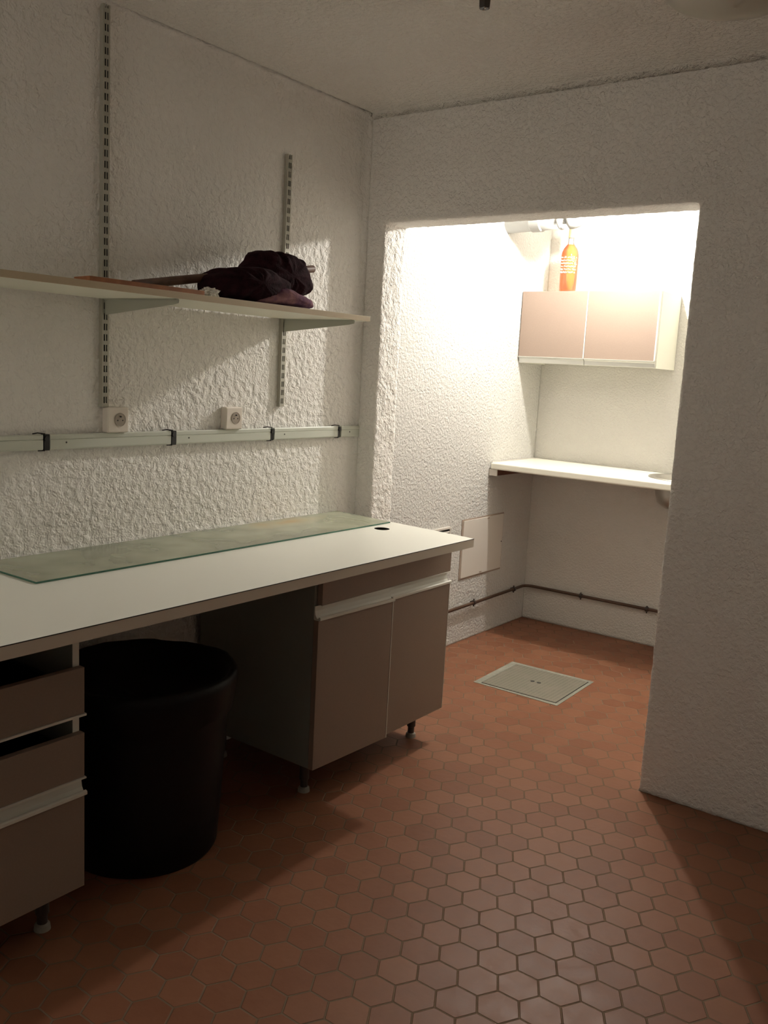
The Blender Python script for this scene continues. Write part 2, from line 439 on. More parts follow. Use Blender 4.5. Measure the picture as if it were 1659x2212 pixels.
# long left wall of the room; the part in view has the finer grid
rough_wall('wall_left', M_wall, lambda u, v, d: (d, u, v), lin(0.55, YP + 0.02, 320), lin(0.0, ZC, 300), 0.0045, 62.0, 3.1, ((YP, 0, 0.03), (ZC, 1, 0.025)))
struct('wall_left', BOX(-0.12, 0.0, YR, 0.55, 0, ZC), M_wall)
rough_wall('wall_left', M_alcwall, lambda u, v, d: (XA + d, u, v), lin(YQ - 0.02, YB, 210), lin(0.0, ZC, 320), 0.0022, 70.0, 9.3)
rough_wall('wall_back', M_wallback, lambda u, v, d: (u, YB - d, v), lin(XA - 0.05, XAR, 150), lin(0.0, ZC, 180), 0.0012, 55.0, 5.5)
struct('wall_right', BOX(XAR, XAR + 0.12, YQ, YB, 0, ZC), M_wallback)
struct('wall_right', BOX(XR, XR + 0.12, YR, YP, 0, ZC), M_wall)
def rear_wall():
    x0, x1, z0, z1 = 0.15, 1.05, 1.25, 2.25       # unseen window, added to let fill light onto the room's upper walls
    bm = bmesh.new()
    box(bm, -0.12, x0, YR - 0.12, YR, 0, ZC); box(bm, x1, XR + 0.12, YR - 0.12, YR, 0, ZC)
    box(bm, x0, x1, YR - 0.12, YR, 0, z0); box(bm, x0, x1, YR - 0.12, YR, z1, ZC)
    struct('wall_rear', bm, M_wall)
    bm = bmesh.new()
    for a, b, c, d in ((x0, x0 + 0.05, z0, z1), (x1 - 0.05, x1, z0, z1), (x0 + 0.05, x1 - 0.05, z0, z0 + 0.05), (x0 + 0.05, x1 - 0.05, z1 - 0.05, z1)):
        box(bm, a, b, YR - 0.09, YR - 0.03, c, d)
    struct('added_window_1', bm, M_pvc)
rear_wall()
rough_wall('ceiling', M_ceil, lambda u, v, d: (u, v, ZC - d), lin(-0.1, XR, 190), lin(YR, YP, 240), 0.0025, 40.0, 7.7, ((YP, 1, 0.02),))
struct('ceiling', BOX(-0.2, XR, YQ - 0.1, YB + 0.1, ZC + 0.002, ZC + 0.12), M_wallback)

# the partition with the doorless opening: a lattice surface, softened and roughened
def partition():
    xs = [-0.02, 0.0] + lin(0.012, XJ, 8) + lin(XJ, XK, 110)[1:] + lin(XK, 2.2, 70)[1:] + lin(2.2, XR, 20)[1:]
    zs = lin(0, ZL, 180) + lin(ZL, ZC, 38)[1:]
    ys = lin(YP, YQ, 14)
    solid = lambda i, k: not (xs[i] >= XJ - 1e-6 and xs[i + 1] <= XK + 1e-6 and zs[k + 1] <= ZL + 1e-6)
    bm = bmesh.new(); V = {}
    def vv(i, j, k):
        q = V.get((i, j, k))
        if q is None: q = V[(i, j, k)] = bm.verts.new((xs[i], ys[j], zs[k]))
        return q
    ni, nj, nk = len(xs) - 1, len(ys) - 1, len(zs) - 1
    def S(i, k): return 0 <= i < ni and 0 <= k < nk and solid(i, k)
    for i in range(ni):
        for k in range(nk):
            if not solid(i, k): continue
            bm.faces.new((vv(i, 0, k), vv(i + 1, 0, k), vv(i + 1, 0, k + 1), vv(i, 0, k + 1)))
            bm.faces.new((vv(i, nj, k), vv(i, nj, k + 1), vv(i + 1, nj, k + 1), vv(i + 1, nj, k)))
            for j in range(nj):
                if not S(i + 1, k): bm.faces.new((vv(i + 1, j, k), vv(i + 1, j + 1, k), vv(i + 1, j + 1, k + 1), vv(i + 1, j, k + 1)))
                if not S(i - 1, k): bm.faces.new((vv(i, j, k), vv(i, j, k + 1), vv(i, j + 1, k + 1), vv(i, j + 1, k)))
                if not S(i, k - 1): bm.faces.new((vv(i, j, k), vv(i, j + 1, k), vv(i + 1, j + 1, k), vv(i + 1, j, k)))
                if not S(i, k + 1): bm.faces.new((vv(i, j, k + 1), vv(i + 1, j, k + 1), vv(i + 1, j + 1, k + 1), vv(i, j + 1, k + 1)))
    for _ in range(3):
        inner = [v_ for v_ in bm.verts if v_.co.z > 0.001 and v_.co.z < ZC - 0.001]
        bmesh.ops.smooth_vert(bm, verts=inner, factor=0.5, use_axis_x=True, use_axis_y=True, use_axis_z=True)
    bm.normal_update()
    for v_ in bm.verts:
        q = v_.co * 75
        jamb = 1.0 if (v_.co.x < XJ + 0.02 and v_.co.y > YP + 0.004 and v_.co.z < ZL + 0.02) else 0.0
        a = 0.0022 + 0.0030 * jamb
        d = noise.noise(q) * 0.7 + noise.noise(q * 0.45 + Vector((7, 3, 1))) * 0.8
        v_.co += v_.normal * (d * a)
    return struct('wall_partition', bm, M_wallpart, smooth=True)
partition()

# ------------------------------------------------------------------ THE ALCOVE LAMP
def alcove_lamp():
    x, y, z = BULB_POS
    t = thing('bare_bulb_lamp', 'lit bare bulb hanging from alcove ceiling behind the lintel', 'lamp', (x, y, ZC))
    bm = bmesh.new(); lathe(bm, [(0.045, ZC + 0.001), (0.045, ZC - 0.018), (0.02, ZC - 0.03)], (x, y)); obj('ceiling_rose', bm, M_pvc, t, smooth=True)
    bm = bmesh.new(); tube(bm, [(x, y, ZC - 0.028), (x, y, z + 0.088)], 0.004, 8); obj('cord', bm, M_pvc, t)
    bm = bmesh.new(); lathe(bm, [(0.012, z + 0.092), (0.019, z + 0.085), (0.019, z + 0.045), (0.014, z + 0.038)], (x, y), 24); obj('lamp_holder', bm, M_pvc, t, smooth=True)
    bm = bmesh.new()
    pr = [(0.0005, z - BULB_R)]
    for k in range(1, 13):
        a = -math.pi / 2 + k * math.pi / 15
        pr.append((BULB_R * math.cos(a), z + BULB_R * math.sin(a)))
    pr += [(0.013, z + 0.033), (0.0125, z + 0.045)]
    lathe(bm, pr, (x, y), 24); obj('bulb', bm, M_bulb, t, smooth=True)
alcove_lamp()

# ------------------------------------------------------------------ WORKTOP, BASE CABINETS
ZT, ZTB = 0.8417, 0.810
XF = 0.7203
def worktop():
    bm = plate([(0.004, 0.35), (XF, 0.35), (XF, 2.864), (0.52, 2.888), (0.004, 2.925)], ZTB, ZT, holes=[(0.375, 2.747, 0.030, 0.030)])
    for f in bm.faces:
        c = f.calc_center_median(); nrm = f.normal
        if abs(nrm.z) < 0.5 and (c.x > XF - 0.002 or c.y > 2.86): f.material_index = 1
        if abs(nrm.z) < 0.5 and abs(c.x - 0.375) < 0.032 and abs(c.y - 2.747) < 0.032: f.material_index = 2
    o = obj('worktop', bm, [M_lamin, M_band, M_dark])
    tag(o, 'long white laminate worktop with a beige front edge along left wall', 'worktop')
    # dark joint line between the laminate and its edge band
    bm = BOX(XF - 0.0012, XF + 0.0006, 0.35, 2.8642, ZT - 0.0017, ZT + 0.0003)
    obj('edge_joint', bm, M_dark, o)
worktop()

def profile_pts(x, z):
    """section (x, z) of a grip profile that crowns a door: lip in front, hollow channel behind"""
    return [(x + 0.005, z), (x + 0.009, z + 0.003), (x + 0.009, z + 0.010), (x + 0.006, z + 0.0125), (x + 0.001, z + 0.0125), (x + 0.000, z + 0.004),
            (x - 0.006, z + 0.006), (x - 0.013, z + 0.016), (x - 0.016, z + 0.030), (x - 0.016, z + 0.0455), (x - 0.0205, z + 0.0455), (x - 0.0205, z + 0.002), (x - 0.018, z)]
def groove(parent, x, z, y0, y1):
    obj('grip_groove_shade', BOX(x - 0.0005, x + 0.0009, y0, y1, z + 0.006, z + 0.0118), M_groove_shade, parent)  # dark strip that paints the shade between lip and channel

def leg(parent, x, y, h, label=None):
    bm = bmesh.new()
    lathe(bm, [(0.017, h), (0.017, 0.045), (0.013, 0.043), (0.013, 0.018), (0.019, 0.014), (0.021, 0.0)], (x, y), 20)
    for f in bm.faces:
        if f.calc_center_median().z < 0.016: f.material_index = 1
    return obj('leg', bm, [M_leg, M_foot], parent, smooth=False)

def right_cabinet():
    y0, y1, zb = 2.1366, 2.914, 0.127
    t = thing('base_cabinet', 'double-door beige base cabinet under the far end of the long worktop', 'cabinet', (0.3, (y0 + y1) / 2, 0))
    bm = bmesh.new()
    box(bm, 0.035, 0.572, y0, y0 + 0.018, zb, ZTB); box(bm, 0.035, 0.572, y1 - 0.02, y1 - 0.002, zb, ZTB)
    box(bm, 0.035, 0.572, y0 + 0.018, y1 - 0.02, zb, zb + 0.018)
    box(bm, 0.035, 0.045, y0 + 0.018, y1 - 0.02, zb + 0.018, ZTB)
    box(bm, 0.51, 0.572, y0 + 0.018, y1 - 0.02, ZTB - 0.018, ZTB)
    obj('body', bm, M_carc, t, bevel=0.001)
    obj('fascia_board', BOX(0.574, 0.595, y0 + 0.012, y1, 0.688, ZTB - 0.001), M_door, t, bevel=0.0012)
    bm = BOX(0.593, 0.5975, y0 + 0.012, y1, 0.6865, 0.6885)
    obj('fascia_trim', bm, M_prof, t)
    ym = 2.523
    for side, (a, b) in enumerate(((y0 - 0.002, ym - 0.001), (ym + 0.003, y1))):
        bm = BOX(0.574, 0.595, a, b, zb + 0.001, 0.640)
        if side == 0:
            for k in (0,):
                pass
        d = obj('door', bm, M_door, t, bevel=0.0012)
        bm = bmesh.new(); prism(bm, profile_pts(0.595, 0.640), 'y', a - (0.001 if side == 0 else 0), b)
        obj('handle', bm, M_prof, d)
        groove(d, 0.595, 0.640, a + 0.002, b - 0.002)
        bm = BOX(0.5755, 0.5962, b - 0.0018 if side == 0 else b - 0.001, b + 0.0012 if side == 0 else b + 0.0005, zb + 0.002, 0.640)
        obj('edge_strip', bm, M_prof, d)
        if side == 0:   # this door stands slightly ajar, hinged on its near side
            piv = Vector((0.575, y0, 0)) - t.location
            d.matrix_local = Matrix.Translation(piv) @ Matrix.Rotation(R(-2.2), 4, 'Z') @ Matrix.Translation(-piv)
    for x in (0.50, 0.09):
        for y in (y0 + 0.068, y1 - 0.068): leg(t, x, y, zb)
right_cabinet()

def left_cabinet():
    y0, y1, zb = 0.66, 1.263, 0.120
    t = thing('drawer_cabinet', 'beige drawer cabinet with open gaps under the near end of the worktop', 'cabinet', (0.3, (y0 + y1) / 2, 0))
    bm = bmesh.new()
    box(bm, 0.035, 0.574, y1 - 0.020, y1 - 0.002, zb, ZTB); box(bm, 0.035, 0.574, y0, y0 + 0.018, zb, ZTB)
    box(bm, 0.035, 0.572, y0 + 0.018, y1 - 0.020, zb, zb + 0.018); box(bm, 0.035, 0.045, y0 + 0.018, y1 - 0.02, zb + 0.018, ZTB)
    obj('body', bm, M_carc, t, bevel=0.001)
    def drawer(z0, z1, depth=0.42):
        bm = BOX(0.576, 0.595, y0 - 0.001, y1, z0, z1)
        d = obj('drawer', bm, M_door, t, bevel=0.0012)
        b = bmesh.new()
        for ya in (y0 + 0.032, y1 - 0.046): box(b, 0.10, 0.575, ya, ya + 0.012, z0 + 0.012, z1 - 0.035)
        box(b, 0.10, 0.112, y0 + 0.044, y1 - 0.046, z0 + 0.012, z1 - 0.035)
        box(b, 0.112, 0.575, y0 + 0.044, y1 - 0.046, z0 + 0.012, z0 + 0.020)
        obj('drawer_box', b, M_black, d)
        return d
    d1 = drawer(0.579, 0.697)
    obj('handle', BOX(0.566, 0.599, y0 - 0.001, y1 + 0.003, 0.5735, 0.579), M_prof, d1)
    d2 = drawer(0.4135, 0.529)
    obj('handle', BOX(0.590, 0.599, y0 - 0.001, y1 + 0.003, 0.4095, 0.4135), M_prof, d2)
    d3 = obj('door', BOX(0.576, 0.595, y0 - 0.001, y1, zb, 0.366), M_door, t, bevel=0.0012)
    bm = bmesh.new(); prism(bm, profile_pts(0.595, 0.366), 'y', y0, y1 + 0.002); obj('handle', bm, M_prof, d3); groove(d3, 0.595, 0.366, y0 + 0.002, y1)
    obj('edge_strip', BOX(0.574, 0.5755, y1 - 0.020, y1 - 0.002, zb + 0.25, ZTB - 0.001), M_prof, t)
    for x in (0.517, 0.09):
        for y in (y1 - 0.07, y0 + 0.07): leg(t, x, y, zb)
left_cabinet()

# glass pane lying on the worktop against the wall
def glass_sheet():
    bm = bmesh.new()
    prism(bm, [(0.012, 1.312), (0.308, 1.315), (0.319, 2.877), (0.016, 2.909)], 'z', ZT + 0.0008, ZT + 0.0060)
    bm.normal_update()
    for f in bm.faces:
        if abs(f.normal.z) < 0.5: f.material_index = 1
    o = obj('glass_pane', bm, [M_glass, M_gedge])
    tag(o, 'long greenish stained glass pane lying flat on the worktop against the wall', 'glass pane')
glass_sheet()

# black bin under the worktop
def bin_():
    c = (0.355, 1.635)
    t = thing('waste_bin', 'large round black bin in the knee space under the worktop', 'bin', (c[0], c[1], 0))
    bm = bmesh.new()
    lathe(bm, [(0.0005, 0.03), (0.20, 0.03), (0.215, 0.0), (0.222, 0.012), (0.228, 0.10), (0.245, 0.40), (0.252, 0.515), (0.258, 0.52), (0.258, 0.535), (0.249, 0.535), (0.235, 0.40), (0.20, 0.05), (0.0005, 0.045)], c, 56, cap=False)
    obj('body', bm, M_bin, t, smooth=True)
    bm = bmesh.new(); n = 72; prof = [(0.262, 0.44), (0.268, 0.47), (0.272, 0.525), (0.270, 0.548), (0.258, 0.553), (0.246, 0.545), (0.236, 0.49), (0.15, 0.455), (0.0005, 0.445)]
    rings = []
    for q, (r, z) in enumerate(prof):
        ring = []
        for i in range(n):
            a = 2 * math.pi * i / n
            f = noise.noise(Vector((math.cos(a) * 3, math.sin(a) * 3, z * 9))) + 0.6 * noise.noise(Vector((math.cos(a) * 9, math.sin(a) * 9, z * 16)))
            amp = 0.010 if q in (0, 1, 6, 7) else 0.0035
            zz = z + (0.022 * f if q == 0 else 0.004 * f)
            ring.append(bm.verts.new((c[0] + (r + amp * f * (1 if r > 0.01 else 0)) * math.cos(a), c[1] + (r + amp * f * (1 if r > 0.01 else 0)) * math.sin(a), zz)))
        rings.append(ring)
    for a, b in zip(rings, rings[1:]):
        for i in range(n): bm.faces.new((a[i], a[(i + 1) % n], b[(i + 1) % n], b[i]))
    obj('bin_liner', bm, M_bin, t, smooth=True)
bin_()

# ------------------------------------------------------------------ SHELF ON RAILS
ZS0, ZS1 = 1.6185, 1.637
SHD = 0.36
def shelf_rail(y0, ztop, label):
    t = thing('shelf_rail', label, 'shelf rail', (0, y0 + 0.0125, 1.288), 'slotted rails screwed to the left wall')
    w_, d = 0.024, 0.017
    z0 = 1.288
    bm = bmesh.new()
    box(bm, 0.0, d - 0.002, y0, y0 + 0.003, z0, ztop); box(bm, 0.0, d - 0.002, y0 + w_ - 0.003, y0 + w_, z0, ztop)
    # slotted face: three strips joined by rungs, open slots between
    yc = y0 + w_ / 2
    box(bm, d - 0.002, d, y0, yc - 0.0065, z0, ztop); box(bm, d - 0.002, d, yc + 0.0065, y0 + w_, z0, ztop)
    box(bm, d - 0.002, d, yc - 0.0015, yc + 0.0015, z0, ztop)
    z = z0
    while z < ztop - 0.004:
        for a, b in ((yc - 0.0065, yc - 0.0015), (yc + 0.0015, yc + 0.0065)):
            box(bm, d - 0.002, d, a, b, z, min(z + 0.012, ztop))
        z += 0.032
    o = obj('channel', bm, M_rail, t)
    obj('channel_back', BOX(0.0, 0.004, y0 + 0.003, y0 + w_ - 0.003, z0 + 0.001, ztop - 0.001), M_slot, t)
    return t
shelf_rail(1.729, 2.462, 'tall slotted shelf rail running up to the ceiling above the left socket')
shelf_rail(2.531, 2.213, 'shorter slotted shelf rail ending below ceiling, nearer the wall corner')

def bracket(y, label):
    bm = bmesh.new()
    zt = ZS0 - 0.0005
    pts = [(0.0165, zt), (SHD - 0.005, zt), (SHD - 0.002, zt - 0.004), (SHD - 0.004, zt - 0.012), (SHD - 0.030, zt - 0.017), (0.0165, zt - 0.047)]
    prism(bm, [(p[0], p[1]) for p in pts], 'y', y + 0.009, y + 0.0115)
    box(bm, 0.0175, SHD - 0.012, y + 0.0045, y + 0.016, zt - 0.0025, zt)
    o = obj('shelf_bracket', bm, M_brk)
    tag(o, label, 'bracket', 'tapered steel brackets under the shelf')
bracket(1.729, 'tapered grey bracket under the shelf on the tall rail')
bracket(2.531, 'tapered grey bracket under shelf end on the shorter rail')

def shelf():
    bm = BOX(0.018, SHD, 0.70, 2.628, ZS0, ZS1)
    bm.normal_update()
    for f in bm.faces:
        if f.normal.x > 0.5 or abs(f.normal.y) > 0.5: f.material_index = 1
    o = obj('wall_shelf', bm, [M_shelf, M_shelfedge], bevel=0.0008)
    tag(o, 'white board shelf with beige edge carried by two brackets on left wall', 'shelf')
shelf()

# things on the shelf
def smooth_poly(pts, n=64):
    P = [Vector((*p, 0)) for p in pts]; k = len(P); out = []
    for i in range(k):
        p0, p1, p2, p3 = P[i - 1], P[i], P[(i + 1) % k], P[(i + 2) % k]
        for s in range(5):
            t_ = s / 5
            out.append(0.5 * ((2 * p1) + (-p0 + p2) * t_ + (2 * p0 - 5 * p1 + 4 * p2 - p3) * t_ ** 2 + (-p0 + 3 * p1 - 3 * p2 + p3) * t_ ** 3))
    return [(q.x, q.y) for q in out]

def lump(pts, x0, x1, fold=0.006, ffreq=60, seed=1.0, zmin=ZS1 + 0.001, e=0.42, zfun=None):
    pts = smooth_poly(pts)
    cy_ = sum(p[0] for p in pts) / len(pts); cz_ = sum(p[1] for p in pts) / len(pts)
    bm = bmesh.new(); rings = []; N = 26
    for i in range(N + 1):
        s = -1 + 2 * i / N
        s = math.copysign(abs(s) ** 0.8, s)
        k = max(0.0, 1 - abs(s) ** 2.6) ** e
        x = (x0 + x1) / 2 + s * (x1 - x0) / 2
        ring = []
        for j, (py, pz) in enumerate(pts):
            dy, dz = py - cy_, pz - cz_
            y = cy_ + dy * k; z = cz_ + dz * k
            q = Vector((x * 9 + seed, y * ffreq * 0.6, z * 11))
            f = noise.noise(q) + 0.5 * noise.noise(q * 2.3)
            L = math.hypot(dy, dz) + 1e-6
            y += dy / L * f * fold * k; z += dz / L * f * fold * k
            xx = x + f * fold * 1.3 * (1 if s > 0 else -1)
            ring.append(bm.verts.new((xx, y, max(z, zmin))))
        rings.append(ring)
    n = len(pts)
    for a, b in zip(rings, rings[1:]):
        for j in range(n): bm.faces.new((a[j], a[(j + 1) % n], b[(j + 1) % n], b[j]))
    bmesh.ops.remove_doubles(bm, verts=bm.verts, dist=0.0004)
    return bm

def cloth():
    t = thing('folded_cloth', 'dark burgundy crumpled velvet cloth with mauve lining heaped on the wall shelf', 'cloth', (0.2, 2.2, ZS1))
    right = [(2.208, 1.815), (2.271, 1.825), (2.336, 1.827), (2.390, 1.818), (2.418, 1.807), (2.438, 1.776), (2.468, 1.73), (2.462, 1.706), (2.425, 1.688), (2.395, 1.688), (2.36, 1.69), (2.30, 1.69), (2.22, 1.69), (2.16, 1.70), (2.150, 1.74), (2.185, 1.79)]
    left = [(2.002, 1.728), (2.018, 1.738), (2.05, 1.734), (2.083, 1.747), (2.125, 1.758), (2.186, 1.755), (2.24, 1.735), (2.29, 1.715), (2.285, 1.68), (2.25, 1.645), (2.168, 1.640), (2.061, 1.640), (1.985, 1.641), (1.955, 1.66), (1.946, 1.684), (1.965, 1.71)]
    mauve = [(2.10, 1.643), (2.13, 1.67), (2.18, 1.697), (2.24, 1.702), (2.289, 1.688), (2.332, 1.678), (2.37, 1.666), (2.385, 1.643), (2.3, 1.640), (2.2, 1.640)]
    obj('cloth_fold', lump(right, 0.10, 0.265, 0.007, 80, 3.0), M_cloth, t, smooth=True)
    obj('cloth_heap', lump(left, 0.13, 0.335, 0.009, 60, 8.0), M_cloth, t, smooth=True)
    o = obj('lining', lump(mauve, 0.17, 0.345, 0.006, 50, 5.0), M_lining, t, smooth=True)
    o['label'] = 'mauve lining folded outwards'
cloth()
bm = bmesh.new(); tube(bm, [(0.222, 1.685, 1.6528), (0.19, 2.0, 1.709), (0.15, 2.28, 1.756), (0.10, 2.598, 1.8075)], 0.0135, 16)
tag(obj('wooden_rod', bm, M_rod, bevel=0.002), 'dark brown wooden rod leaning through the cloth heap on the shelf', 'rod')
bm = bmesh.new()
prism(bm, [(0.258, 1.465), (0.345, 1.452), (0.347, 1.845), (0.285, 1.86)], 'z', ZS1 + 0.0005, ZS1 + 0.0135)
tag(obj('wooden_board', bm, M_plank, bevel=0.001), 'reddish brown wooden slat lying along the front of the wall shelf', 'slat')
bm = bmesh.new()
bmesh.ops.create_icosphere(bm, subdivisions=4, radius=1)
for v_ in bm.verts:
    f = noise.noise(v_.co * 2.2) * 0.5 + noise.noise(v_.co * 5) * 0.35
    v_.co = v_.co * (1 + f)
    v_.co = Vector((0.300 + v_.co.x * 0.022, 1.905 + v_.co.y * 0.030, max(ZS1 + 0.0005, ZS1 + 0.013 + v_.co.z * 0.016)))
tag(obj('crumpled_paper', bm, M_paper), 'small crumpled white paper between the slat and the dark cloth', 'paper')

# ------------------------------------------------------------------ TRUNKING AND SOCKETS
def trunking():
    z0, z1 = 1.161, 1.207
    t = thing('cable_trunking', 'grey cable trunking running along left wall above the worktop', 'cable trunking', (0, 1.8, z0))
    bm = bmesh.new(); box(bm, 0.0, 0.004, 0.3, 3.025, z0 + 0.001, z1 - 0.001)
    box(bm, 0.004, 0.014, 0.3, 3.025, z0 + 0.001, z0 + 0.003); box(bm, 0.004, 0.014, 0.3, 3.025, z1 - 0.003, z1 - 0.001)
    obj('channel', bm, M_trunkin, t)
    ends = [0.3, 1.532, 2.012, 2.492, 2.893, 3.026]
    for a, b in zip(ends, ends[1:]):
        bm = bmesh.new()
        a2 = a + (0.013 if a > 0.31 else 0); b2 = b - (0.010 if b < 3.0 else 0)
        # stepped cover: broad band below, narrow band above, groove between
        pts = [(0.0145, z0), (0.019, z0 + 0.001), (0.0205, z0 + 0.005), (0.0205, z1 - 0.0165), (0.0185, z1 - 0.0155), (0.0185, z1 - 0.0145), (0.0205, z1 - 0.0135), (0.0205, z1 - 0.003), (0.018, z1), (0.0145, z1), (0.0145, z0)][:-1]
        prism(bm, pts, 'y', a2, b2)
        c = obj('cover', bm, M_trunk, t)
        if a > 0.31 and b - a > 0.1:
            bm = bmesh.new(); tube(bm, [(0.0200, a2 + 0.055, (z0 + z1) / 2 - 0.002), (0.0212, a2 + 0.055, (z0 + z1) / 2 - 0.002)], 0.0028, 12); obj('screw', bm, M_black, c)
    for k, y in enumerate(ends[1:-1]):
        bm = bmesh.new()
        if k < 2:
            box(bm, 0.004, 0.0215, y - 0.007, y + 0.011, z0 - 0.001, z1 + 0.001)
        else:
            box(bm, 0.004, 0.017, y - 0.006, y + 0.009, z0 - 0.001, z1 - 0.018)
        tube(bm, [(0.012, y, z1 - 0.012), (0.0245, y + 0.001, z1 - 0.012)], 0.008, 14)
        tube(bm, [(0.018, y - 0.004, z1 - 0.006), (0.023, y - 0.006, z1 + 0.003), (0.014, y - 0.024, z1 + 0.005), (0.006, y - 0.036, z1 + 0.002)], 0.0018, 8)
        tube(bm, [(0.020, y - 0.004, z0 - 0.0015), (0.012, y - 0.022, z0 - 0.002)], 0.0016, 8)
        obj('clip', bm, M_black, t)
    # one short cover end seen in the two open gaps
trunking()

def socket_mesh(y0, parent):
    z0 = 1.2075
    bm = BOX(0.0, 0.030, y0, y0 + 0.080, z0, z0 + 0.080)
    yc, zc = y0 + 0.046, z0 + 0.041
    p = obj('plate', bm, M_sock, parent, bevel=0.004)
    bm = bmesh.new(); n = 32
    # sunken round well with earth pin and two holes
    ring0 = []; 
    prof = [(0.0205, 0.0303), (0.0215, 0.0318), (0.0200, 0.0322), (0.0190, 0.0312)]
    rings = [[bm.verts.new((x, yc + r * math.cos(2 * math.pi * i / n), zc + r * math.sin(2 * math.pi * i / n))) for i in range(n)] for r, x in prof]
    for a, b in zip(rings, rings[1:]):
        for i in range(n): bm.faces.new((a[i], a[(i + 1) % n], b[(i + 1) % n], b[i]))
    bm.faces.new(rings[-1])
    w_ = obj('socket_well', bm, M_sockin, parent, smooth=False)
    bm = bmesh.new()
    for dy in (-0.0095, 0.0095): tube(bm, [(0.0305, yc + dy, zc - 0.002), (0.0316, yc + dy, zc - 0.002)], 0.0024, 12)
    tube(bm, [(0.0305, yc, zc + 0.010), (0.036, yc, zc + 0.010)], 0.0024, 12)
    obj('contacts', bm, M_black, w_)
t = thing('power_socket', 'square white wall socket right below the tall shelf rail', 'socket', (0, 1.781, 1.2075), 'surface sockets above the trunking')
socket_mesh(1.741, t)
t = thing('power_socket', 'square white wall socket left of the short shelf rail, farther from camera', 'socket', (0, 2.285, 1.2075), 'surface sockets above the trunking')
socket_mesh(2.243, t)

# ------------------------------------------------------------------ CEILING OF THE ROOM
def dish():
    c = (1.640, 2.372)
    t = thing('ceiling_lamp', 'unlit shallow frosted glass bowl lamp on the ceiling at top right', 'lamp', (c[0], c[1], ZC))
    bm = bmesh.new()
    pr = []
    for k in range(12):
        a = k / 11 * math.pi / 2
        pr.append((max(0.0006, 0.175 * math.sin(a)), 2.366 + 0.050 * (1 - math.cos(a))))
    pr += [(0.179, 2.419), (0.176, 2.421), (0.169, 2.416), (0.12, 2.392), (0.0006, 2.372)]
    lathe(bm, pr, c, 64, cap=False); obj('glass_bowl', bm, M_dish, t, smooth=True)
    bm = bmesh.new(); lathe(bm, [(0.055, ZC), (0.055, ZC - 0.03), (0.03, ZC - 0.04)], c, 32); obj('base', bm, M_pvc, t, smooth=True)
    bm = bmesh.new(); tube(bm, [(c[0], c[1], ZC - 0.03), (c[0], c[1], 2.368)], 0.005, 10); obj('stem', bm, M_brass, t)
dish()
def connector():
    x, y = 1.140, 2.022
    t = thing('wire_connector', 'small black wire connector dangling from the ceiling at top edge', 'wire connector', (x, y, ZC))
    bm = bmesh.new()
    tube(bm, [(x, y, ZC + 0.002), (x + 0.006, y - 0.004, ZC - 0.05), (x, y, 2.395)], 0.004, 8); obj('wire', bm, M_black, t)
    bm = bmesh.new(); lathe(bm, [(0.0150, 2.42), (0.0185, 2.410), (0.0145, 2.343), (0.012, 2.340)], (x, y), 6); obj('housing', bm, M_leg, t)
    bm = bmesh.new()
    for dx in (-0.005, 0.005): tube(bm, [(x + dx, y - dx, 2.345), (x + dx, y - dx, 2.338)], 0.0022, 8)
    obj('terminal', bm, M_brass, t)
connector()

# ------------------------------------------------------------------ ALCOVE
def counter():
    z0, z1 = 0.942, 0.979
    bm = plate([(XA + 0.012, 4.275), (1.795, 4.275), (1.795, YB - 0.004), (XA + 0.012, YB - 0.004)], z0, z1, holes=[(0.95, 4.585, 0.178, 0.178)])
    o = obj('sink_counter', bm, M_lamin_alc, bevel=0.008, segs=3)
    tag(o, 'white counter board with round sink across the back of the alcove', 'counter')
M_lamin_alc = mat('alcove_laminate', (0.82, 0.80, 0.70), rough=0.35)
counter()
bm = BOX(XA + 0.003, XA + 0.0105, 4.30, 4.80, 0.976, 0.9815)
tag(obj('sealing_strip', bm, M_panel), 'thin pale strip closing the counter against the left alcove wall', 'sealing strip')
def batten():
    t = thing('counter_batten', 'brown timber batten with white end under the left end of alcove counter', 'batten', (XA + 0.03, 4.5, 0.90))
    obj('timber', BOX(XA + 0.002, XA + 0.048, 4.292, 4.80, 0.908, 0.9415), M_wood, t, bevel=0.001)
    obj('painted_end', BOX(XA + 0.001, XA + 0.050, 4.284, 4.292, 0.907, 0.9415), M_panel, t)
batten()
def sink():
    c = (0.95, 4.585)
    t = thing('round_sink', 'round stainless steel sink set in the alcove counter beside the right jamb', 'sink', (c[0], c[1], 0.979))
    bm = bmesh.new()
    lathe(bm, [(0.205, 0.9795), (0.204, 0.984), (0.190, 0.985), (0.172, 0.981), (0.165, 0.972), (0.158, 0.90), (0.146, 0.855), (0.12, 0.832), (0.04, 0.826), (0.04, 0.822), (0.12, 0.826), (0.150, 0.850), (0.163, 0.90), (0.170, 0.972), (0.176, 0.9795)], c, 56, cap=False)
    obj('bowl', bm, M_steel, t, smooth=True)
    bm = bmesh.new(); lathe(bm, [(0.042, 0.829), (0.042, 0.815), (0.028, 0.806), (0.028, 0.76)], c, 32); obj('drain', bm, M_pvc, t, smooth=True)
sink()

